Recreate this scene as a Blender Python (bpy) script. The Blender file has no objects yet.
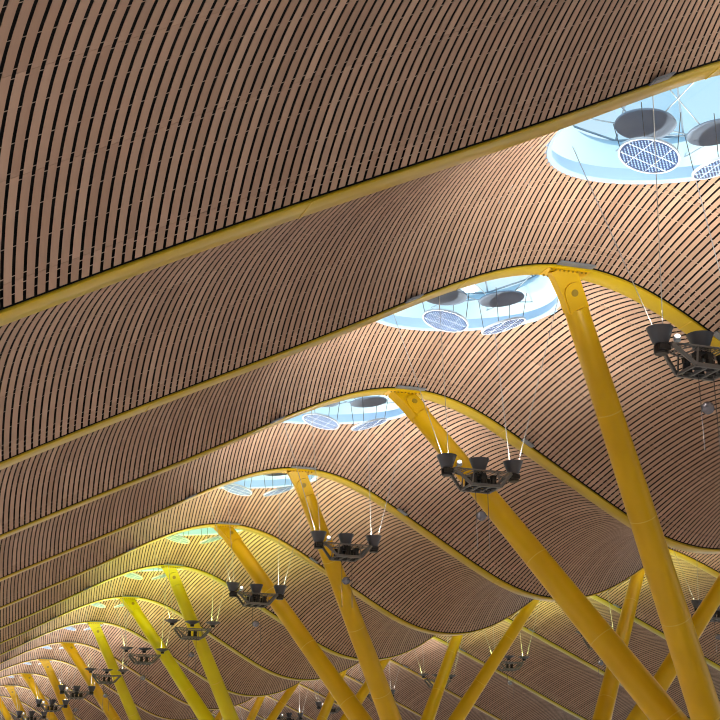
import bpy, bmesh, math, random
import numpy as np
from mathutils import Vector, Matrix

C = bpy.context.scene.collection
random.seed(7)
rng = np.random.default_rng(7)
PI = math.pi

# ------------------------------------------------------------------ helpers
def link(o, parent=None):
    C.objects.link(o)
    if parent is not None:
        o.parent = parent
    return o

def empty(name, loc):
    o = bpy.data.objects.new(name, None)
    o.empty_display_size = .2
    o.location = loc
    return link(o)

def tag(o, label=None, cat=None, group=None, kind=None):
    if label: o['label'] = label
    if cat: o['category'] = cat
    if group: o['group'] = group
    if kind: o['kind'] = kind
    return o

class MB:
    """collects shapes and links them as one mesh"""
    def __init__(s): s.v = []; s.f = []; s.m = []
    def add(s, vs, fs, mi=0):
        b = len(s.v); s.v += [tuple(map(float, v)) for v in vs]
        s.f += [tuple(b + i for i in f) for f in fs]; s.m += [mi] * len(fs)
    def box(s, c, size, mi=0, rot=None):
        hx, hy, hz = [k / 2 for k in size]; c = Vector(c)
        P = [Vector((x, y, z)) for x in (-hx, hx) for y in (-hy, hy) for z in (-hz, hz)]
        if rot is not None: P = [rot @ p for p in P]
        P = [p + c for p in P]
        s.add(P, [(0,1,3,2),(4,6,7,5),(0,4,5,1),(2,3,7,6),(0,2,6,4),(1,5,7,3)], mi)
    def tube(s, a, b, r0, r1=None, n=12, mi=0, cap=True):
        a, b = Vector(a), Vector(b); r1 = r0 if r1 is None else r1
        d = (b - a).normalized(); u = d.orthogonal().normalized(); w = d.cross(u)
        vs = []
        for p, r in ((a, r0), (b, r1)):
            for i in range(n):
                t = 2 * PI * i / n; vs.append(p + (u * math.cos(t) + w * math.sin(t)) * r)
        fs = [(i, (i + 1) % n, n + (i + 1) % n, n + i) for i in range(n)]
        if cap: fs += [tuple(range(n - 1, -1, -1)), tuple(range(n, 2 * n))]
        s.add(vs, fs, mi)
    def bar(s, a, b, w, h, mi=0):
        a, b = Vector(a), Vector(b); d = (b - a).normalized()
        up = Vector((0, 0, 1)); sd = d.cross(up)
        if sd.length < 1e-4: sd = Vector((1, 0, 0))
        sd.normalize(); up = sd.cross(d)
        vs = [p + sd * i * w / 2 + up * j * h / 2 for p in (a, b) for i, j in ((-1,-1),(1,-1),(1,1),(-1,1))]
        s.add(vs, [(0,1,2,3),(7,6,5,4),(0,4,5,1),(1,5,6,2),(2,6,7,3),(3,7,4,0)], mi)
    def lathe(s, prof, n=28, mi=0, org=(0,0,0), M=None):
        vs = []; o = Vector(org)
        for r, z in prof:
            for i in range(n):
                t = 2 * PI * i / n; p = Vector((r * math.cos(t), r * math.sin(t), z))
                if M is not None: p = M @ p
                vs.append(p + o)
        k = len(prof)
        fs = [(j*n+i, j*n+(i+1)%n, (j+1)*n+(i+1)%n, (j+1)*n+i) for j in range(k-1) for i in range(n)]
        s.add(vs, fs, mi)
    def mesh(s, name, mats, smooth=True):
        me = bpy.data.meshes.new(name)
        me.from_pydata(s.v, [], s.f); me.update()
        for m in mats: me.materials.append(m)
        me.polygons.foreach_set('material_index', s.m)
        bm = bmesh.new(); bm.from_mesh(me); bmesh.ops.recalc_face_normals(bm, faces=bm.faces); bm.to_mesh(me); bm.free()
        if smooth:
            me.polygons.foreach_set('use_smooth', [True] * len(me.polygons))
            me.set_sharp_from_angle(angle=math.radians(35))
        return me
    def build(s, name, mats, parent=None, smooth=True):
        if not isinstance(mats, (list, tuple)): mats = [mats]
        o = bpy.data.objects.new(name, s.mesh(name, mats, smooth))
        return link(o, parent)

def copy_tree(o, parent=None):
    c = o.copy(); C.objects.link(c)
    if parent is not None: c.parent = parent
    for ch in list(o.children): copy_tree(ch, c)
    return c

# ------------------------------------------------------------------ materials
def mat(name, col, rough=.5, metal=0., **kw):
    m = bpy.data.materials.new(name); m.use_nodes = True
    b = m.node_tree.nodes['Principled BSDF']
    b.inputs['Base Color'].default_value = (*col, 1)
    b.inputs['Roughness'].default_value = rough
    b.inputs['Metallic'].default_value = metal
    for k, v in kw.items(): b.inputs[k].default_value = v
    return m

def noisy(m, scale, c0, c1, detail=4, stretch=(1, 1, 1), rough=None):
    nt = m.node_tree; b = nt.nodes['Principled BSDF']
    tc = nt.nodes.new('ShaderNodeTexCoord'); mp = nt.nodes.new('ShaderNodeMapping')
    mp.inputs['Scale'].default_value = stretch
    nz = nt.nodes.new('ShaderNodeTexNoise'); nz.inputs['Scale'].default_value = scale; nz.inputs['Detail'].default_value = detail
    cr = nt.nodes.new('ShaderNodeValToRGB')
    cr.color_ramp.elements[0].position = .3; cr.color_ramp.elements[1].position = .7
    cr.color_ramp.elements[0].color = (*c0, 1); cr.color_ramp.elements[1].color = (*c1, 1)
    nt.links.new(tc.outputs['Object'], mp.inputs['Vector']); nt.links.new(mp.outputs[0], nz.inputs['Vector'])
    nt.links.new(nz.outputs['Fac'], cr.inputs[0]); nt.links.new(cr.outputs[0], b.inputs['Base Color'])
    return m

# bamboo boards: tone varies from board to board, fine grain along the board
m_wood = mat('bamboo boards', (.42, .25, .16), .55)
nt = m_wood.node_tree; bs = nt.nodes['Principled BSDF']
at = nt.nodes.new('ShaderNodeAttribute'); at.attribute_name = 'tone'
tc = nt.nodes.new('ShaderNodeTexCoord'); mp = nt.nodes.new('ShaderNodeMapping'); mp.inputs['Scale'].default_value = (40, 1.2, 40)
nz = nt.nodes.new('ShaderNodeTexNoise'); nz.inputs['Scale'].default_value = 1.; nz.inputs['Detail'].default_value = 3
mx = nt.nodes.new('ShaderNodeMath'); mx.operation = 'MULTIPLY_ADD'; mx.inputs[1].default_value = .22
cr = nt.nodes.new('ShaderNodeValToRGB')
cr.color_ramp.elements[0].position = .0; cr.color_ramp.elements[0].color = (.375, .232, .165, 1)
cr.color_ramp.elements[1].position = 1.; cr.color_ramp.elements[1].color = (.55, .37, .275, 1)
nt.links.new(tc.outputs['Object'], mp.inputs[0]); nt.links.new(mp.outputs[0], nz.inputs['Vector'])
nt.links.new(nz.outputs['Fac'], mx.inputs[0]); nt.links.new(at.outputs['Fac'], mx.inputs[2])
nt.links.new(mx.outputs[0], cr.inputs[0]); nt.links.new(cr.outputs[0], bs.inputs['Base Color'])

m_void = mat('dark roof void', (.0015, .001, .001), .95)  # near-black stands in for the shade above the slats
m_clip = mat('slat clip', (.36, .28, .23), .5)
m_beam = noisy(mat('yellow beam paint', (.6, .4, .02), .3, **{'Coat Weight': .25, 'Coat Roughness': .28}), 1.2, (.57, .39, .006), (.64, .45, .008))
m_col = noisy(mat('yellow column paint', (.6, .38, .01), .36, **{'Specular IOR Level': .35}), .9, (.63, .37, .001), (.72, .435, .002))
m_lem = noisy(mat('lemon column paint with lamp tint', (.6, .5, .01), .36, **{'Specular IOR Level': .35}), .9, (.62, .50, .001), (.70, .58, .002))  # partly own lemon paint, partly greenish lamplight put into the colour
m_lbeam = noisy(mat('lemon beam paint with lamp tint', (.6, .5, .02), .3, **{'Coat Weight': .25, 'Coat Roughness': .28}), 1.2, (.56, .46, .006), (.63, .52, .008))  # beam yellow shifted too, with the green lamplight mixed into the paint
m_seam = mat('weld line paint', (.72, .50, .05), .4)
m_plate = mat('grey metal plate', (.20, .22, .25), .45)
m_bolt = mat('bolt paint', (.33, .22, .01), .4)
m_rim = mat('pale blue painted rim', (.34, .52, .76), .3)
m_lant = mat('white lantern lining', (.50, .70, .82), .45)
m_mull = mat('mullion', (.30, .38, .46), .4)
m_shade = noisy(mat('grey shade disc', (.16, .19, .25), .5), 2., (.19, .25, .36), (.22, .29, .40))
m_perf = mat('dark blue grille', (.022, .045, .12), .3)
m_dash = mat('pale grille cells', (.30, .44, .72), .3)
m_white = mat('white ring', (.6, .68, .78), .35)
m_steel = mat('steel cable', (.4, .4, .4), .35, .6)
m_rod = mat('thin rod', (.09, .08, .08), .5, .2)
m_cup = mat('lamp bowl grey', (.085, .085, .10), .38, .2)
m_black = mat('black fixture', (.012, .012, .014), .4)
m_rail = mat('grey rail', (.16, .155, .15), .42, .2)
m_globe = mat('silver globe', (.22, .22, .26), .25, .5)
m_conc = noisy(mat('concrete', (.4, .39, .37), .8), 3, (.36, .35, .33), (.44, .43, .41))
m_floor = noisy(mat('limestone floor', (.55, .5, .44), .35), .8, (.57, .53, .49), (.63, .59, .55))

m_glass = bpy.data.materials.new('skylight glass'); m_glass.use_nodes = True
nt = m_glass.node_tree; nt.nodes.clear()
out = nt.nodes.new('ShaderNodeOutputMaterial'); mixn = nt.nodes.new('ShaderNodeMixShader')
tr = nt.nodes.new('ShaderNodeBsdfTransparent'); gl = nt.nodes.new('ShaderNodeBsdfGlossy')
att = nt.nodes.new('ShaderNodeAttribute'); att.attribute_name = 'tone'
crg = nt.nodes.new('ShaderNodeValToRGB')
crg.color_ramp.elements[0].color = (.74, .87, .97, 1); crg.color_ramp.elements[1].color = (.90, .97, 1., 1)
gl.inputs['Roughness'].default_value = .06; gl.inputs['Color'].default_value = (.8, .9, 1, 1)
mixn.inputs[0].default_value = .12
nt.links.new(att.outputs['Fac'], crg.inputs[0]); nt.links.new(crg.outputs[0], tr.inputs['Color'])
nt.links.new(tr.outputs[0], mixn.inputs[1]); nt.links.new(gl.outputs[0], mixn.inputs[2]); nt.links.new(mixn.outputs[0], out.inputs[0])

def emit(name, col, st):
    m = bpy.data.materials.new(name); m.use_nodes = True
    b = m.node_tree.nodes['Principled BSDF']
    b.inputs['Base Color'].default_value = (*col, 1)
    b.inputs['Emission Color'].default_value = (*col, 1); b.inputs['Emission Strength'].default_value = st
    return m
m_lamp = emit('lit lamp lens', (1., .95, .88), 1.6)

# ------------------------------------------------------------------ roof shape
Y0 = 5.9635            # beam planes at y = 9 k + Y0
BAY = 9.0
KX = np.array([-7, -4, -1.5, 0, 3, 6, 9, 11, 12.5, 14, 15.5, 17, 19, 21, 22.8, 24.6, 26.5, 28.3, 30, 31.7, 33.1, 34.4, 36, 38, 40, 42, 44, 47, 50.])
KZ = np.array([1.75, 2.85, 3.97, 4.72, 6.36, 7.918, 9.464, 10.51, 11.07, 11.191, 10.808, 10.008, 8.834, 7.823, 7.569, 8.05, 9.25, 10.45, 11.3, 11.68, 11.47, 11.0, 10.28, 9.36, 8.43, 7.48, 6.6, 5.6, 5.0])
def natural(xk, yk):
    n = len(xk); h = np.diff(xk); A = np.zeros((n, n)); b = np.zeros(n); A[0, 0] = A[-1, -1] = 1
    for i in range(1, n - 1):
        A[i, i-1] = h[i-1]; A[i, i] = 2 * (h[i-1] + h[i]); A[i, i+1] = h[i]
        b[i] = 6 * ((yk[i+1] - yk[i]) / h[i] - (yk[i] - yk[i-1]) / h[i-1])
    return np.linalg.solve(A, b)
KM = natural(KX, KZ)
def zprof(x):
    x = np.asarray(x, float); j = np.clip(np.searchsorted(KX, x) - 1, 0, len(KX) - 2)
    h = KX[j+1] - KX[j]; a = KX[j+1] - x; c = x - KX[j]
    return KM[j]*a**3/(6*h) + KM[j+1]*c**3/(6*h) + (KZ[j]/h - KM[j]*h/6)*a + (KZ[j+1]/h - KM[j+1]*h/6)*c
def slope(x): return (zprof(np.asarray(x) + .01) - zprof(np.asarray(x) - .01)) / .02
def rise(x): return np.interp(x, [-5, 3, 8, 12, 15, 18, 20.5, 23, 26, 31, 34, 50], [.62, .72, .9, 1.15, 1.15, 1.1, 1.2, 1.3, 1.15, 1.1, 1.0, .9])
def surf(x, y, off=0.):
    """point on the bay vault: x along the wave, y from the bay's near beam, off along the normal"""
    x = np.asarray(x, float); y = np.asarray(y, float); s = y / BAY
    m = slope(x); n = np.sqrt(1 + m * m); b = rise(x) * 4 * s * (1 - s) + off
    return np.stack(np.broadcast_arrays(x - m / n * b, y, zprof(x) + b / n), -1)
X0, X1 = -6.0, 49.5
HOLES = [(13.25, 4.5, 1.82, 2.2), (31.7, 4.5, 1.82, 2.2)]
BW = .5                # beam width
PITCH, SLW = .117, .0805   # boards are spaced evenly in plan

def hole_span(x):
    for cx, cy, rx, ry in HOLES:
        rx, ry = rx * 1.03, ry * 1.02; t = (x - cx) / rx
        if abs(t) < 1:
            d = ry * math.sqrt(1 - t * t); return cy - d, cy + d
    return None

def ceiling_mesh():
    V = []; F = []; MI = []; TN = []
    nb = 0
    def quad_strip(L, R, LU, RU, mi, tone):
        nonlocal nb
        n = len(L)
        V.extend([L, R, RU, LU])
        b = nb; nb += 4 * n
        for i in range(n - 1):
            for p, q in ((0, 1), (1, 2), (3, 0)):
                F.append((b + p*n + i, b + q*n + i, b + q*n + i + 1, b + p*n + i + 1)); MI.append(mi); TN.append(tone)
        for i in (0, n - 1):
            F.append((b + i, b + n + i, b + 2*n + i, b + 3*n + i)); MI.append(mi); TN.append(tone)
    def sub(a, b, hs):
        if hs is None or hs[1] <= a or hs[0] >= b: return [(a, b)]
        r = []
        if hs[0] - a > .03: r.append((a, hs[0]))
        if b - hs[1] > .03: r.append((hs[1], b))
        return r
    n_s = int((X1 - X0) / PITCH)
    ya, yb = BW + .05, BAY - .05
    seams = [1.02, 2.90, 4.78, 6.66, 8.54]
    cuts = [ya] + seams + [yb]
    rods = [.75, 8.78] + [s_ + d for s_ in seams for d in (-.085, .085)] + [s_ + d for s_ in seams[:-1] for d in (.63, 1.26)]
    for i in range(n_s):
        a = X0 + (i + .5) * PITCH
        xl, xr, xc = a - SLW/2, a + SLW/2, a
        hs = hole_span(xc)
        for c0, c1 in zip(cuts[:-1], cuts[1:]):
            tone = float(np.clip(rng.normal(.36, .17), 0, .78))
            if rng.random() < .03: tone *= .3
            for p, q in sub(c0 + .004, c1 - .004, hs):
                n = max(3, int((q - p) / .42) + 2)
                ys = np.linspace(p, q, n)
                quad_strip(surf(xl + 0*ys, ys), surf(xr + 0*ys, ys), surf(xl + 0*ys, ys, .006), surf(xr + 0*ys, ys, .006), 0, tone)
        # black sheet behind the gaps, standing in for the shaded void
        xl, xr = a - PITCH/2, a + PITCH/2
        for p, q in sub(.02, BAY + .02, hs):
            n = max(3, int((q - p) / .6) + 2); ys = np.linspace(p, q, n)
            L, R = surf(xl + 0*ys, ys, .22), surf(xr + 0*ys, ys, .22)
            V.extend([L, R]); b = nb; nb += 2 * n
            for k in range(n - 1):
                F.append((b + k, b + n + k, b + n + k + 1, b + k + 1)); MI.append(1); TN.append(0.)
        for y in (BAY - .018, BW + .02):      # added black strips along both beams keep the gaps dark
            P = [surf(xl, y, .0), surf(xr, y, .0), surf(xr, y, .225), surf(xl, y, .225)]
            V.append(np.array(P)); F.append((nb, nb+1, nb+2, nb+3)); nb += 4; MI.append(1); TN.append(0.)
        for y in rods:
            if hs and hs[0] - .05 < y < hs[1] + .05: continue
            P = [surf(xl, y - .009, .004), surf(xr, y - .009, .004), surf(xr, y + .009, .004), surf(xl, y + .009, .004)]
            V.append(np.array(P)); F.append((nb, nb+1, nb+2, nb+3)); nb += 4; MI.append(2); TN.append(0.)
    me = bpy.data.meshes.new('slatted ceiling bay')
    me.from_pydata(np.concatenate([v.reshape(-1, 3) for v in V]).tolist(), [], F); me.update()
    for m in (m_wood, m_void, m_clip): me.materials.append(m)
    me.polygons.foreach_set('material_index', MI)
    at = me.attributes.new('tone', 'FLOAT', 'FACE'); at.data.foreach_set('value', TN)
    return me

N_BAY = 19
cm = ceiling_mesh()
for k in range(-4, N_BAY):
    o = bpy.data.objects.new('ceiling', cm); o.location = (0, BAY*k + Y0, 0); link(o)
    tag(o, kind='structure')

# ------------------------------------------------------------------ wording
ORD = ['first', 'second', 'third', 'fourth', 'fifth', 'sixth', 'seventh', 'eighth', 'ninth', 'tenth', 'eleventh', 'twelfth',
       'thirteenth', 'fourteenth', 'fifteenth', 'sixteenth', 'seventeenth', 'eighteenth', 'nineteenth']

# ------------------------------------------------------------------ beams
def beam_bm(part):
    b = MB()
    xs = np.linspace(X0 - .3, X1 + .3, 190)
    if part == 'body':
        m = slope(xs); n = np.sqrt(1 + m*m); z = zprof(xs)
        def row(y, off): return [(x - mm/nn*off, y, zz + off/nn) for x, mm, nn, zz in zip(xs, m, n, z)]
        prof = [(.0, .0), (.0, -.022), (.012, -.03), (BW - .012, -.03), (BW, -.022), (BW, .05), (.03, .05), (.03, .0)]
        rows = [row(y, o) for y, o in prof]; N = len(xs); K = len(rows)
        vs = [p for r in rows for p in r]
        fs = [(j*N + i, j*N + i + 1, ((j+1) % K)*N + i + 1, ((j+1) % K)*N + i) for j in range(K) for i in range(N - 1)]
        fs += [tuple(j*N for j in range(K)), tuple(j*N + N - 1 for j in range(K - 1, -1, -1))]
        b.add(vs, fs)
    return b
def frame_at(x):
    m = float(slope(x)); n = math.sqrt(1 + m*m)
    T = Vector((1/n, 0, m/n)); N = Vector((-m/n, 0, 1/n)); Y = Vector((0, 1, 0))
    return Vector((x, 0, float(zprof(x)))), Matrix((T, Y, N)).transposed()
body_me = beam_bm('body').mesh('roof_beam', [m_beam])
def make_beam():
    t = link(bpy.data.objects.new('roof_beam', body_me))
    for x in (4.9, 11.1, 16.35, 20.4, 25.2, 29, 34.4, 38.6):
        p, M = frame_at(x); b = MB()
        b.box(p + M @ Vector((0, BW/2, -.031)), (.028, BW - .01, .012), rot=M)
        b.build('splice_seam', m_seam, t)
    for x in (9.95, 13.58, 16.95, 35.3):
        p, M = frame_at(x); b = MB(); wd = .82 if abs(x - 13.58) < .1 else .36
        b.box(p + M @ Vector((0, -.12, -.005)), (wd, .2, .025), rot=M)
        b.box(p + M @ Vector((0, -.12, -.02)), (wd - .06, .15, .008), rot=M)
        b.build('cover_plate', m_plate, t)['label'] = 'grey metal cover plate'
    return t
beam0 = make_beam()
for k in range(-4, N_BAY + 1):
    if k < 1:
        o = link(bpy.data.objects.new('unseen_beam_%d' % (k + 5), body_me)); tag(o, kind='structure'); o.location = (0, BAY*k + Y0, 0); continue  # roof beams out of view; they also close gaps to the sky
    o = beam0 if k == 1 else copy_tree(beam0)
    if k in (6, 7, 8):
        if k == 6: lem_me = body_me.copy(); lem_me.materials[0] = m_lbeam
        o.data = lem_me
    o.location = (0, BAY*k + Y0, 0)
    if k == 1: L = 'nearest yellow roof beam, crossing the photo above all the columns'
    elif k == 2: L = 'yellow curved roof beam carried by the nearest, rightmost thick column'
    elif k == 3: L = 'yellow curved roof beam carried by the diagonal column second from the right'
    else: L = '%s yellow curved roof beam counted back from the viewer along the slatted ceiling' % ORD[k-1]
    tag(o, L, 'beam', 'yellow roof beams')

# ------------------------------------------------------------------ columns
def column(name_label, top, base, paint, group):
    top, base = Vector(top), Vector(base)
    t = empty('support_column', base)
    a = (base - top).normalized(); Ln = (base - top).length
    w = Vector((1, 0, 0)); w = (w - a * w.dot(a)).normalized(); n = a.cross(w)
    if n.y > 0: n = -n
    def P(u, l, d): return top + w*u + a*l + n*d - base
    # shaft
    b = MB(); s0 = .78
    ls = [s0, s0 + .05] + list(np.linspace(s0 + 1, Ln, 9)); vs = []; N = 36
    for i, l in enumerate(ls):
        r = .245 + .135 * (l / Ln) - (.012 if i == 0 else 0)
        for j in range(N):
            th = 2*PI*j/N; vs.append(P(r*math.cos(th), l, r*math.sin(th)))
    K = len(ls)
    fs = [(j*N + i, j*N + (i+1) % N, (j+1)*N + (i+1) % N, (j+1)*N + i) for j in range(K-1) for i in range(N)]
    fs += [tuple(range(N)), tuple(range((K-1)*N, K*N))]
    b.add(vs, fs); b.build('shaft', paint, t)
    for l in (3.15, 5.65, 8.15, 10.6):
        if l > Ln - .6: continue
        b = MB(); r = .245 + .135 * (l / Ln)
        b.tube(P(0, l - .012, 0), P(0, l + .012, 0), r + .004, n=36); b.build('weld_seam', m_seam, t)
    # head bracket: a flared thick plate, rounded towards the shaft
    b = MB()
    out = [(-.34, -.16), (-.31, -.05), (-.245, .45), (-.235, .80), (.235, .80), (.235, .45), (.235, -.05), (.24, -.16)]
    th = .14; k = len(out)
    vs = [P(u, l, -th) for u, l in out] + [P(u, l, th) for u, l in out]
    b.add(vs, [tuple(range(k)), tuple(range(2*k-1, k-1, -1))] + [(i, (i+1) % k, k + (i+1) % k, k + i) for i in range(k)])
    hd = b.build('head_bracket', paint, t)
    b = MB()
    cen = P(0, .42, 0) 
    # round lug cheek with a pin in the middle, on both faces
    for sgn in (1, -1):
        b.tube(P(0, .42, sgn*.13), P(0, .42, sgn*.185), .215, n=32)
        b.box(P(0, .62, sgn*.16), (.43, .40, .045), rot=Matrix((w, a, n)).transposed())
    b.build('pin_lug', paint, hd)
    b = MB()
    for sgn in (1, -1):
        b.tube(P(0, .42, sgn*.185), P(0, .42, sgn*.205), .075, n=20)
        b.tube(P(0, .42, sgn*.20), P(0, .42, sgn*.215), .03, n=12)
    b.build('hinge_pin', m_bolt, hd)
    # bolted foot plate under the beam
    p, M = frame_at(top.x); q = Vector((p.x, top.y, p.z)) - base
    b = MB(); b.box(q + M @ Vector((0, 0, -.05)), (.98, .44, .04), rot=M)
    fp = b.build('head_plate', paint, t)
    b = MB()
    for i in range(9):
        for yy in (-.18, .18):
            c = q + M @ Vector((-.40 + .10*i, yy, -.07)); b.tube(c, c + M @ Vector((0, 0, -.028)), .022, n=8)
    b.build('bolt_row', m_bolt, fp)
    return tag(t, name_label, 'column', group)

XT1, XT2, XB1, XB2, ZB = 13.5, 31.7, 19.3, 25.9, 1.5
NW1 = {2: 'thick yellow column nearest the viewer, at the lower right', 3: 'yellow column running diagonally to the bottom right corner behind a light rig'}
bases = []
for p in range(2, 16, 2):
    yb = BAY*p + 4.5 + Y0 + BW/2
    for k in (p, p + 1):
        if k > 14: continue
        L = NW1.get(k, '%s yellow leaning column from the right in the front row' % ORD[k-2])
        dy = -.45 if k == p else .45
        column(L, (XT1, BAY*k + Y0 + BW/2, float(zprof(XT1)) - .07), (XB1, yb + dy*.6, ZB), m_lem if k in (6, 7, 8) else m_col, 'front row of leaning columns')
    bases.append((XB1, yb))
for p in range(4, 14, 2):
    yb = BAY*p + 4.5 + Y0 + BW/2
    for k in (p, p + 1):
        if k > 12: continue
        L = '%s yellow column from the right leaning left behind the low ceiling wave' % ORD[k-4]
        dy = -.45 if k == p else .45
        column(L, (XT2, BAY*k + Y0 + BW/2, float(zprof(XT2)) - .07), (XB2, yb + dy*.6, ZB), m_col, 'back row of columns beyond the ceiling wave')
    bases.append((XB2, yb))
for i, (x, y) in enumerate(bases):
    b = MB(); b.lathe([(.0, -1.6), (1.0, -1.6), (.95, -1.4), (.82, 1.0), (.8, 1.45), (.0, 1.45)], n=32)
    o = b.build('concrete_pylon', m_conc); o.location = (x, y, 0)
    tag(o, '%s concrete pylon from the right under the %s row of yellow columns' % (ORD[i % 7], 'front' if i < 7 else 'back'), 'pylon', 'concrete pylons')

# ------------------------------------------------------------------ skylights
def lin(a, b, t): return a + (b - a) * t
def make_skylight(h):
    cx, cy, rx, ry = h
    t = empty('skylight', (0, 0, 0))
    N = 64; th = np.linspace(0, 2*PI, N, endpoint=False)
    def ring(f, off): return surf(cx + rx*f*np.cos(th), cy + ry*f*np.sin(th), off)
    def shell(rows, closed=False):
        b = MB(); K = len(rows); vs = [tuple(p) for r in rows for p in r]
        fs = [(j*N + i, j*N + (i+1) % N, ((j+1) % K)*N + (i+1) % N, ((j+1) % K)*N + i) for j in range(K if closed else K-1) for i in range(N)]
        b.add(vs, fs); return b
    shell([ring(1.06, .03), ring(1.035, .01), ring(1.03, -.012), ring(1.0, -.018), ring(.985, .0), ring(.985, .25), ring(1.06, .25)], True).build('rim', m_rim, t)
    zc = float(zprof(cx) + rise(cx))
    def lev(f, z): 
        return np.stack([cx + rx*f*np.cos(th), cy + ry*f*np.sin(th), 0*th + z], -1)
    top = lev(1.12, zc + .75)
    shell([ring(.985, .25), lev(1.0, zc + .5), top, lev(1.2, zc + .75), lev(1.2, zc + .2)]).build('lantern_drum', m_lant, t)
    # glazed cone in wedge panes
    b = MB(); tones = []
    n = 10; ht = zc + 2.6
    q = [Vector((cx + rx*1.12*math.cos(2*PI*(i+.3)/n), cy + ry*1.12*math.sin(2*PI*(i+.3)/n), zc + .75)) for i in range(n)]
    c = [Vector((cx + rx*.3*math.cos(2*PI*(i+.3)/n), cy + ry*.3*math.sin(2*PI*(i+.3)/n), ht)) for i in range(n)]
    TV = [.9, .2, .75, .35, 1., .1, .6, .85, .3, .55]  # pane tints paint in the way each pane reflects differently
    for i in range(n):
        j = (i+1) % n; b.add([q[i], q[j], c[j], c[i]], [(0, 1, 2, 3)]); tones.append(TV[i])
    b.add(c, [tuple(range(n))]); tones.append(.5)
    g = b.build('glass_cone', m_glass, t, smooth=False)
    a = g.data.attributes.new('tone', 'FLOAT', 'FACE'); a.data.foreach_set('value', tones)
    b = MB()
    for i in range(n):
        b.tube(q[i], c[i], .022, n=6); b.tube(q[i], q[(i+1) % n], .022, n=6); b.tube(c[i], c[(i+1) % n], .022, n=6)
    b.build('mullions', m_mull, t)
    return t
sk0 = make_skylight(HOLES[0]); sk2 = make_skylight(HOLES[1])
NSK = 12
for k in range(1, NSK + 1):
    o = sk0 if k == 1 else copy_tree(sk0)
    o.location = (0, BAY*k + Y0, 0)
    L = {1: 'largest round blue skylight opening, at the top right edge', 2: 'round blue skylight left of the head of the nearest column', 3: 'blue skylight beside the head of the second diagonal column'}.get(k, '%s round skylight from the right along the front wave crest' % ORD[k-1])
    tag(o, L, 'skylight', 'round skylights along the crest')
for k in range(2, 13):
    o = sk2 if k == 2 else copy_tree(sk2)
    o.location = (0, BAY*k + Y0, 0)
    tag(o, '%s round skylight from the right in the back wave, behind the low ceiling wave' % ORD[k-2], 'skylight', 'round skylights in the back wave')

# discs hanging in the openings
def rotY(deg): return Matrix.Rotation(math.radians(deg), 3, 'Y')
R_D = .54
def make_reflector(tilt):
    t = empty('reflector_disc', (0, 0, 0)); M = rotY(tilt) @ Matrix.Rotation(math.radians(0), 3, 'X')
    b = MB(); b.lathe([(0, .018), (R_D - .02, .018), (R_D - .02, -.012), (0, -.012)], n=40, M=M); b.build('grille_plate', m_perf, t)
    b = MB(); b.lathe([(R_D - .022, -.025), (R_D + .006, -.025), (R_D + .006, .025), (R_D - .022, .025), (R_D - .022, -.025)], n=48, M=M); b.build('rim_ring', m_white, t)
    b = MB(); nr = 12
    for i in range(-nr, nr + 1):
        y = i * .0445
        for j in range(-7, 8):
            x = j * .074 + (.037 if i % 2 else 0)
            if math.hypot(x, y) < R_D - .06:
                c = M @ Vector((x, y, -.018)); b.box(c, (.036, .016, .012), rot=M @ Matrix.Rotation(.5, 3, 'Z'))
    b.build('grille_cells', m_dash, t)
    b = MB()
    for x in (-.19, .19):
        l = math.sqrt((R_D-.04)**2 - x*x); b.bar(M @ Vector((x, -l, -.024)), M @ Vector((x, l, -.024)),   .009, .009)
    l = R_D - .04
    for y in (-.12, .2):
        l = math.sqrt((R_D-.04)**2 - y*y); b.bar(M @ Vector((-l, y, -.024)), M @ Vector((l, y, -.024)), .012, .012)
    b.build('cross_bars', m_white, t)
    for ang in (.8, 2.4, 4.0, 5.6):
        p = M @ Vector((math.cos(ang)*(R_D-.05), math.sin(ang)*(R_D-.05), .02)); b = MB(); b.tube(p, (p.x*1.25, p.y*1.25, .75), .008, n=6)
        b.build('hanger_rod', m_rod, t)
    return t
def make_shade(tilt):
    t = empty('shade_disc', (0, 0, 0)); M = rotY(tilt)
    b = MB(); b.lathe([(0, .02), (.54, .02), (.55, 0), (.54, -.02), (0, -.02)], n=44, M=M); b.build('disc_plate', m_shade, t)
    for ang in (.4, 1.3, 2.7, 3.5, 4.9):
        b = MB(); p = M @ Vector((math.cos(ang)*.46, math.sin(ang)*.46, 0)); b.tube(p, (math.cos(ang)*1.5, math.sin(ang)*1.75, .35), .014, n=6)
        b.build('support_rod', m_mull, t)
    return t
refl = {'left': make_reflector(14), 'right': make_reflector(-17)}
shad = {'left': make_shade(5), 'right': make_shade(-6)}
WHICH = {1: 'in the largest skylight at top right', 2: 'in the skylight beside the nearest column head', 3: 'in the skylight beside the second column head'}
for k in range(1, NSK + 1):
    where = WHICH.get(k, 'below the %s skylight from the right' % ORD[k-1])
    for sd, x, zz in (('left', 12.66, 11.46), ('right', 14.16, 11.52)):
        o = refl[sd] if k == 1 else copy_tree(refl[sd]); o.location = (x, BAY*k + Y0 + 4.5, zz)
        tag(o, '%s perforated white-rimmed disc hung %s' % (sd, where), 'reflector disc', 'perforated discs under the skylights')
    if k <= 5:
        for sd, x, zz in (('left', 12.66, 12.1), ('right', 14.16, 12.22)):
            o = shad[sd] if k == 1 else copy_tree(shad[sd]); o.location = (x, BAY*k + Y0 + 4.55, zz)
            tag(o, '%s plain dark grey disc high up %s' % (sd, where.replace('below', 'inside')), 'shade disc', 'dark grey discs inside the skylights')

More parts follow.
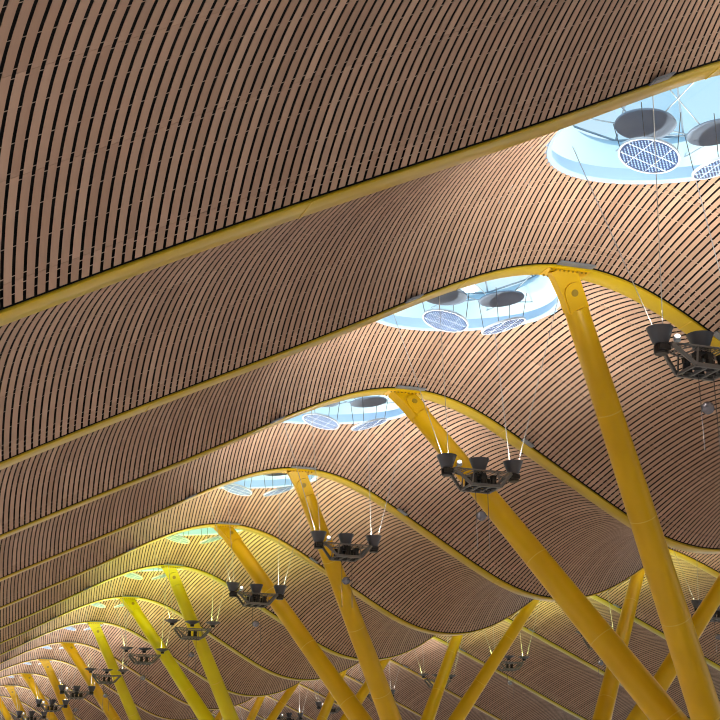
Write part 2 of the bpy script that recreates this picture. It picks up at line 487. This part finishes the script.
# ------------------------------------------------------------------ light rigs
def cables(t, wave, cx):
    z0 = 8.0 if wave == 1 else 8.42
    ends = [((-.88, .05, .12), (12.1, 5.6)), ((-.80, -.05, .12), (12.1, 2.9)), ((.78, .05, .12), (14.5, 6.1)), ((.93, -.05, .12), (14.75, 3.2))]
    for a, (x, y) in ends:
        x += cx - 13.45
        p = surf(x, y, .02); q = Vector((float(p[0]) - cx, float(p[1]) - 4.5, float(p[2]) - z0))
        b = MB(); b.tube(a, q, .0085, n=6); b.build('suspension_cable', m_steel, t)
    return t
def make_rig(wave, dish=False):
    cx = 13.45 if wave == 1 else 31.75
    t = empty('pendant_light_rig', (0, 0, 0))
    zb = -.48
    b = MB()      # lower tray
    for y in (-.3, .3):
        b.bar((-.36, y, zb), (.36, y, zb), .05, .07)
    for x in (-.36, -.12, .12, .36):
        b.bar((x, -.3, zb), (x, .3, zb), .035, .05)
    for s in (-1, 1):
        for y in (-.3, .3):
            b.bar((s*.36, y, zb), (s*.70, y*.55, -.12), .045, .07)
        b.bar((s*.70, -.165, -.12), (s*.70, .165, -.12), .045, .07)
    b.build('tray_frame', m_rail, t)
    b = MB()      # upper ring with lattice
    for y in (-.3, .3):
        b.bar((-.70, y*.55, -.10), (-.30, y, -.14), .028, .03); b.bar((-.30, y, -.14), (.30, y, -.14), .028, .03); b.bar((.30, y, -.14), (.70, y*.55, -.10), .028, .03)
    for i in range(-3, 4):
        x = i * .1; b.bar((x, -.3, -.14), (x + .09, .3, -.14), .014, .014); b.bar((x + .09, -.3, -.14), (x, .3, -.14), .014, .014)
    for s in (-1, 1):
        for q in range(3):
            x0 = s*(.36 + .1*q); b.bar((x0, -.27, -.13), (x0 + s*.09, .25, -.12), .014, .014); b.bar((x0 + s*.09, -.25, -.12), (x0, .27, -.13), .014, .014)
        for y in (-.3, .3): b.bar((s*.3, y, -.14), (s*.34, y, zb), .025, .025)
    b.build('lattice_ring', m_rail, t)
    for x in ((-.12, .12) if dish else (-.24, 0., .24)):
        for y in ((0,) if dish else (-.16, .16)):
            b = MB(); b.lathe([(0, .19), (.06, .19), (.075, .12), (.095, -.02), (.08, -.02), (.06, .02), (0, .02)], n=16, org=(x, y, zb))
            b.box((x, y, zb + .22), (.12, .10, .10)); b.build('spotlight', m_black, t)
    for x, y, r in ((-.83, 0, .235), (.83, 0, .235), (0, .05, .235)):
        if dish:
            r = .30; b = MB(); b.lathe([(0, .05), (.10, .05), (.12, .07), (r, .15), (r + .005, .165), (r - .02, .17), (.12, .10), (0, .09)], n=28, org=(x, y, .02))
            cup = b.build('uplight_dish', m_cup, t)
            b = MB(); b.lathe([(0, -.04), (.07, -.04), (.08, -.02), (.08, .04), (.05, .06)], n=16, org=(x, y, .02)); b.build('ballast_box', m_black, cup)
            continue
        b = MB(); b.lathe([(0, -.12), (.12, -.12), (.135, -.10), (r - .01, .15), (r, .165), (r - .015, .168), (r - .03, .15), (.12, -.07), (0, -.07)], n=26, org=(x, y, .04))
        cup = b.build('uplight_bowl', m_cup, t)
        b = MB(); b.lathe([(0, -.30), (.11, -.30), (.125, -.28), (.125, -.16), (.09, -.13), (.09, -.08)], n=18, org=(x, y, .04))
        b.box((x, y - .09, -.16), (.20, .10, .10)); b.build('ballast_box', m_black, cup)
    if dish: return cables(t, wave, cx)
    b = MB(); M = Matrix.Rotation(math.radians(62), 3, 'X') @ Matrix.Rotation(math.radians(-20), 3, 'Y')
    b.lathe([(0, .06), (.055, .06), (.065, -.04), (0, -.04)], n=18, org=(-.55, -.08, .03), M=M)
    b.bar((-.55, -.08, .0), (-.68, -.16, -.10), .03, .03)
    s = b.build('side_lamp', m_white, t)
    b = MB(); b.lathe([(.0, .063), (.05, .063)], n=18, org=(-.55, -.08, .03), M=M); b.build('lens', m_lamp, s)
    return cables(t, wave, cx)
def make_globe():
    t = empty('pendant_globe', (0, 0, 0))
    b = MB(); pr = [(.112*math.sin(PI*i/14), -.112*math.cos(PI*i/14)) for i in range(15)]; b.lathe(pr, n=24); b.build('globe', m_globe, t)
    for x in (-.13, .17):
        b = MB(); b.tube((x, 0, .60), (x + .01, 0, -.75), .008, n=6); b.build('wire', m_rod, t)
    b = MB(); b.bar((-.13, 0, .0), (.17, 0, .0), .012, .012); b.build('cross_arm', m_rod, t)
    return t
TINT = {}
def tint(k):          # the far shallow-dish rigs burn greenish yellow, the others near white
    if k in (5, 6): return (.86, 1., .24)
    if k == 7: return (.90, 1., .30)
    if k == 4: return (1., .95, .66)
    return (1., .955, .82)
UP, DOWN = 610., 1050.
ldata = {}
def lamps(k, cx, zc, e=1.):
    c = tint(k); e = 1.25 if k in (5, 6, 7) else e
    for dx in (-.83, .83, 0):
        key = ('u', c, e)
        if key not in ldata:
            l = bpy.data.lights.new('uplight', 'SPOT'); l.energy = UP * e; l.color = c; l.spot_size = math.radians(160); l.spot_blend = .9; l.shadow_soft_size = .1
            ldata[key] = l
        o = bpy.data.objects.new('uplight_lamp', ldata[key]); o.location = (cx + dx, BAY*k + Y0 + 4.5, zc + .22); o.rotation_euler = (PI, 0, 0); link(o)
    key = ('d', c, e)
    if key not in ldata:
        l = bpy.data.lights.new('downlight', 'SPOT'); l.energy = DOWN * e; l.color = (1., .90, .80); l.spot_size = math.radians(84); l.spot_blend = .5; l.shadow_soft_size = .2
        ldata[key] = l
    for dx in (-.83, .83):
        o = bpy.data.objects.new('downlight_lamp', ldata[key]); o.location = (cx + dx, BAY*k + Y0 + 4.5, zc - .42); link(o)
rig1, rig2, glb = make_rig(1), make_rig(2), make_globe()
rig1d, rig2d = make_rig(1, True), make_rig(2, True)
first = True
for k in range(1, 14):
    o = rig1 if k == 1 else rig1d if k == 5 else copy_tree(rig1d if k in (6, 7) else rig1); o.location = (13.45, BAY*k + Y0 + 4.5, 8.0)
    L = {1: 'grey hanging light rig cut by the right edge, nearest of all', 2: 'grey hanging light rig in front of the diagonal second column'}.get(k, '%s grey hanging light rig from the right in the front row%s' % (ORD[k-1], ', with shallow flat dishes' if k in (5, 6, 7) else ''))
    tag(o, L, 'light rig', 'hanging light rigs of the front row')
    g = glb if first else copy_tree(glb); first = False
    g.location = (13.45, BAY*k + Y0 + 4.5, 6.88)
    tag(g, 'small silver globe hanging under the %s light rig from the right, front row' % ('nearest' if k == 1 else ORD[k-1]), 'globe', 'silver globes under the front light rigs')
    lamps(k, 13.45, 8.0)
for k in (-2, -1, 0): lamps(k, 13.45, 8.0)
# added fill spots without fixtures, brightening the low left side of the roof
def wing(c):
    lw = bpy.data.lights.new('left_fill_light', 'SPOT'); lw.energy = 1800.; lw.color = c; lw.spot_size = math.radians(118); lw.spot_blend = .6; lw.shadow_soft_size = .2
    return lw
lw_a, lw_b = wing((1., .93, .88)), wing((.92, 1., .36))
for k in range(-2, 15):
    o = bpy.data.objects.new('left_fill_lamp', lw_b if k in (5, 6, 7) else lw_a); o.location = (-2., BAY*k + Y0 + 4.5, 3.4); link(o)
for k in range(4, 13):
    o = rig2 if k == 4 else rig2d if k == 5 else copy_tree(rig2d if k in (6, 7) else rig2); o.location = (31.75, BAY*k + Y0 + 4.5, 8.42)
    tag(o, '%s hanging light rig from the right, beyond the low ceiling wave' % ORD[k-4], 'light rig', 'hanging light rigs of the back row')
    g = copy_tree(glb); g.location = (31.75, BAY*k + Y0 + 4.5, 7.3)
    tag(g, 'tiny silver globe under the %s light rig from the right, beyond the low ceiling wave' % ORD[k-4], 'globe', 'silver globes under the back light rigs')
for k in range(1, 14): lamps(k, 31.75, 8.42, 1.)

# ------------------------------------------------------------------ floor
b = MB(); b.box((22, 75, -1.7), (70, 230, .2)); tag(b.build('floor', m_floor), kind='structure')

# ------------------------------------------------------------------ sky
w = bpy.data.worlds.new('sky'); bpy.context.scene.world = w; w.use_nodes = True
nt = w.node_tree; bg = nt.nodes['Background']
tc = nt.nodes.new('ShaderNodeTexCoord'); sx = nt.nodes.new('ShaderNodeSeparateXYZ'); cr = nt.nodes.new('ShaderNodeValToRGB')
nt.links.new(tc.outputs['Generated'], sx.inputs[0]); nt.links.new(sx.outputs['Z'], cr.inputs[0])
e = cr.color_ramp.elements
e[0].position = 0.; e[0].color = (.72, .84, .90, 1)
e[1].position = 1.; e[1].color = (.36, .64, .95, 1)
n = cr.color_ramp.elements.new(.35); n.color = (.56, .84, .98, 1)
nz = nt.nodes.new('ShaderNodeTexNoise'); nz.inputs['Scale'].default_value = 2.2; nz.inputs['Detail'].default_value = 5
c2 = nt.nodes.new('ShaderNodeValToRGB'); c2.color_ramp.elements[0].position = .48; c2.color_ramp.elements[1].position = .68
mxs = nt.nodes.new('ShaderNodeMix'); mxs.data_type = 'RGBA'; mxs.inputs[7].default_value = (.92, .96, 1., 1)
nt.links.new(tc.outputs['Generated'], nz.inputs['Vector']); nt.links.new(nz.outputs['Fac'], c2.inputs[0])
nt.links.new(c2.outputs[0], mxs.inputs[0]); nt.links.new(cr.outputs[0], mxs.inputs[6]); nt.links.new(mxs.outputs[2], bg.inputs['Color'])
bg.inputs['Strength'].default_value = 1.1

# ------------------------------------------------------------------ camera
yaw, pitch, f = .3545, .3254, 1419.5
cam = bpy.data.cameras.new('camera'); cam.sensor_width = 36.; cam.lens = 36. * f / 720.; cam.clip_end = 600
co = bpy.data.objects.new('camera', cam); link(co)
fwd = Vector((math.sin(yaw)*math.cos(pitch), math.cos(yaw)*math.cos(pitch), math.sin(pitch)))
right = Vector((math.cos(yaw), -math.sin(yaw), 0)); up = right.cross(fwd)
co.matrix_world = Matrix((right, up, -fwd)).transposed().to_4x4()
S = bpy.context.scene; S.camera = co
S.view_settings.view_transform = 'Standard'; S.view_settings.look = 'None'; S.view_settings.gamma = 1; S.view_settings.use_curve_mapping = False
S.view_settings.exposure = 0.06
S.cycles.filter_width = 1.1; S.cycles.max_bounces = 6; S.cycles.diffuse_bounces = 4; S.cycles.transparent_max_bounces = 12
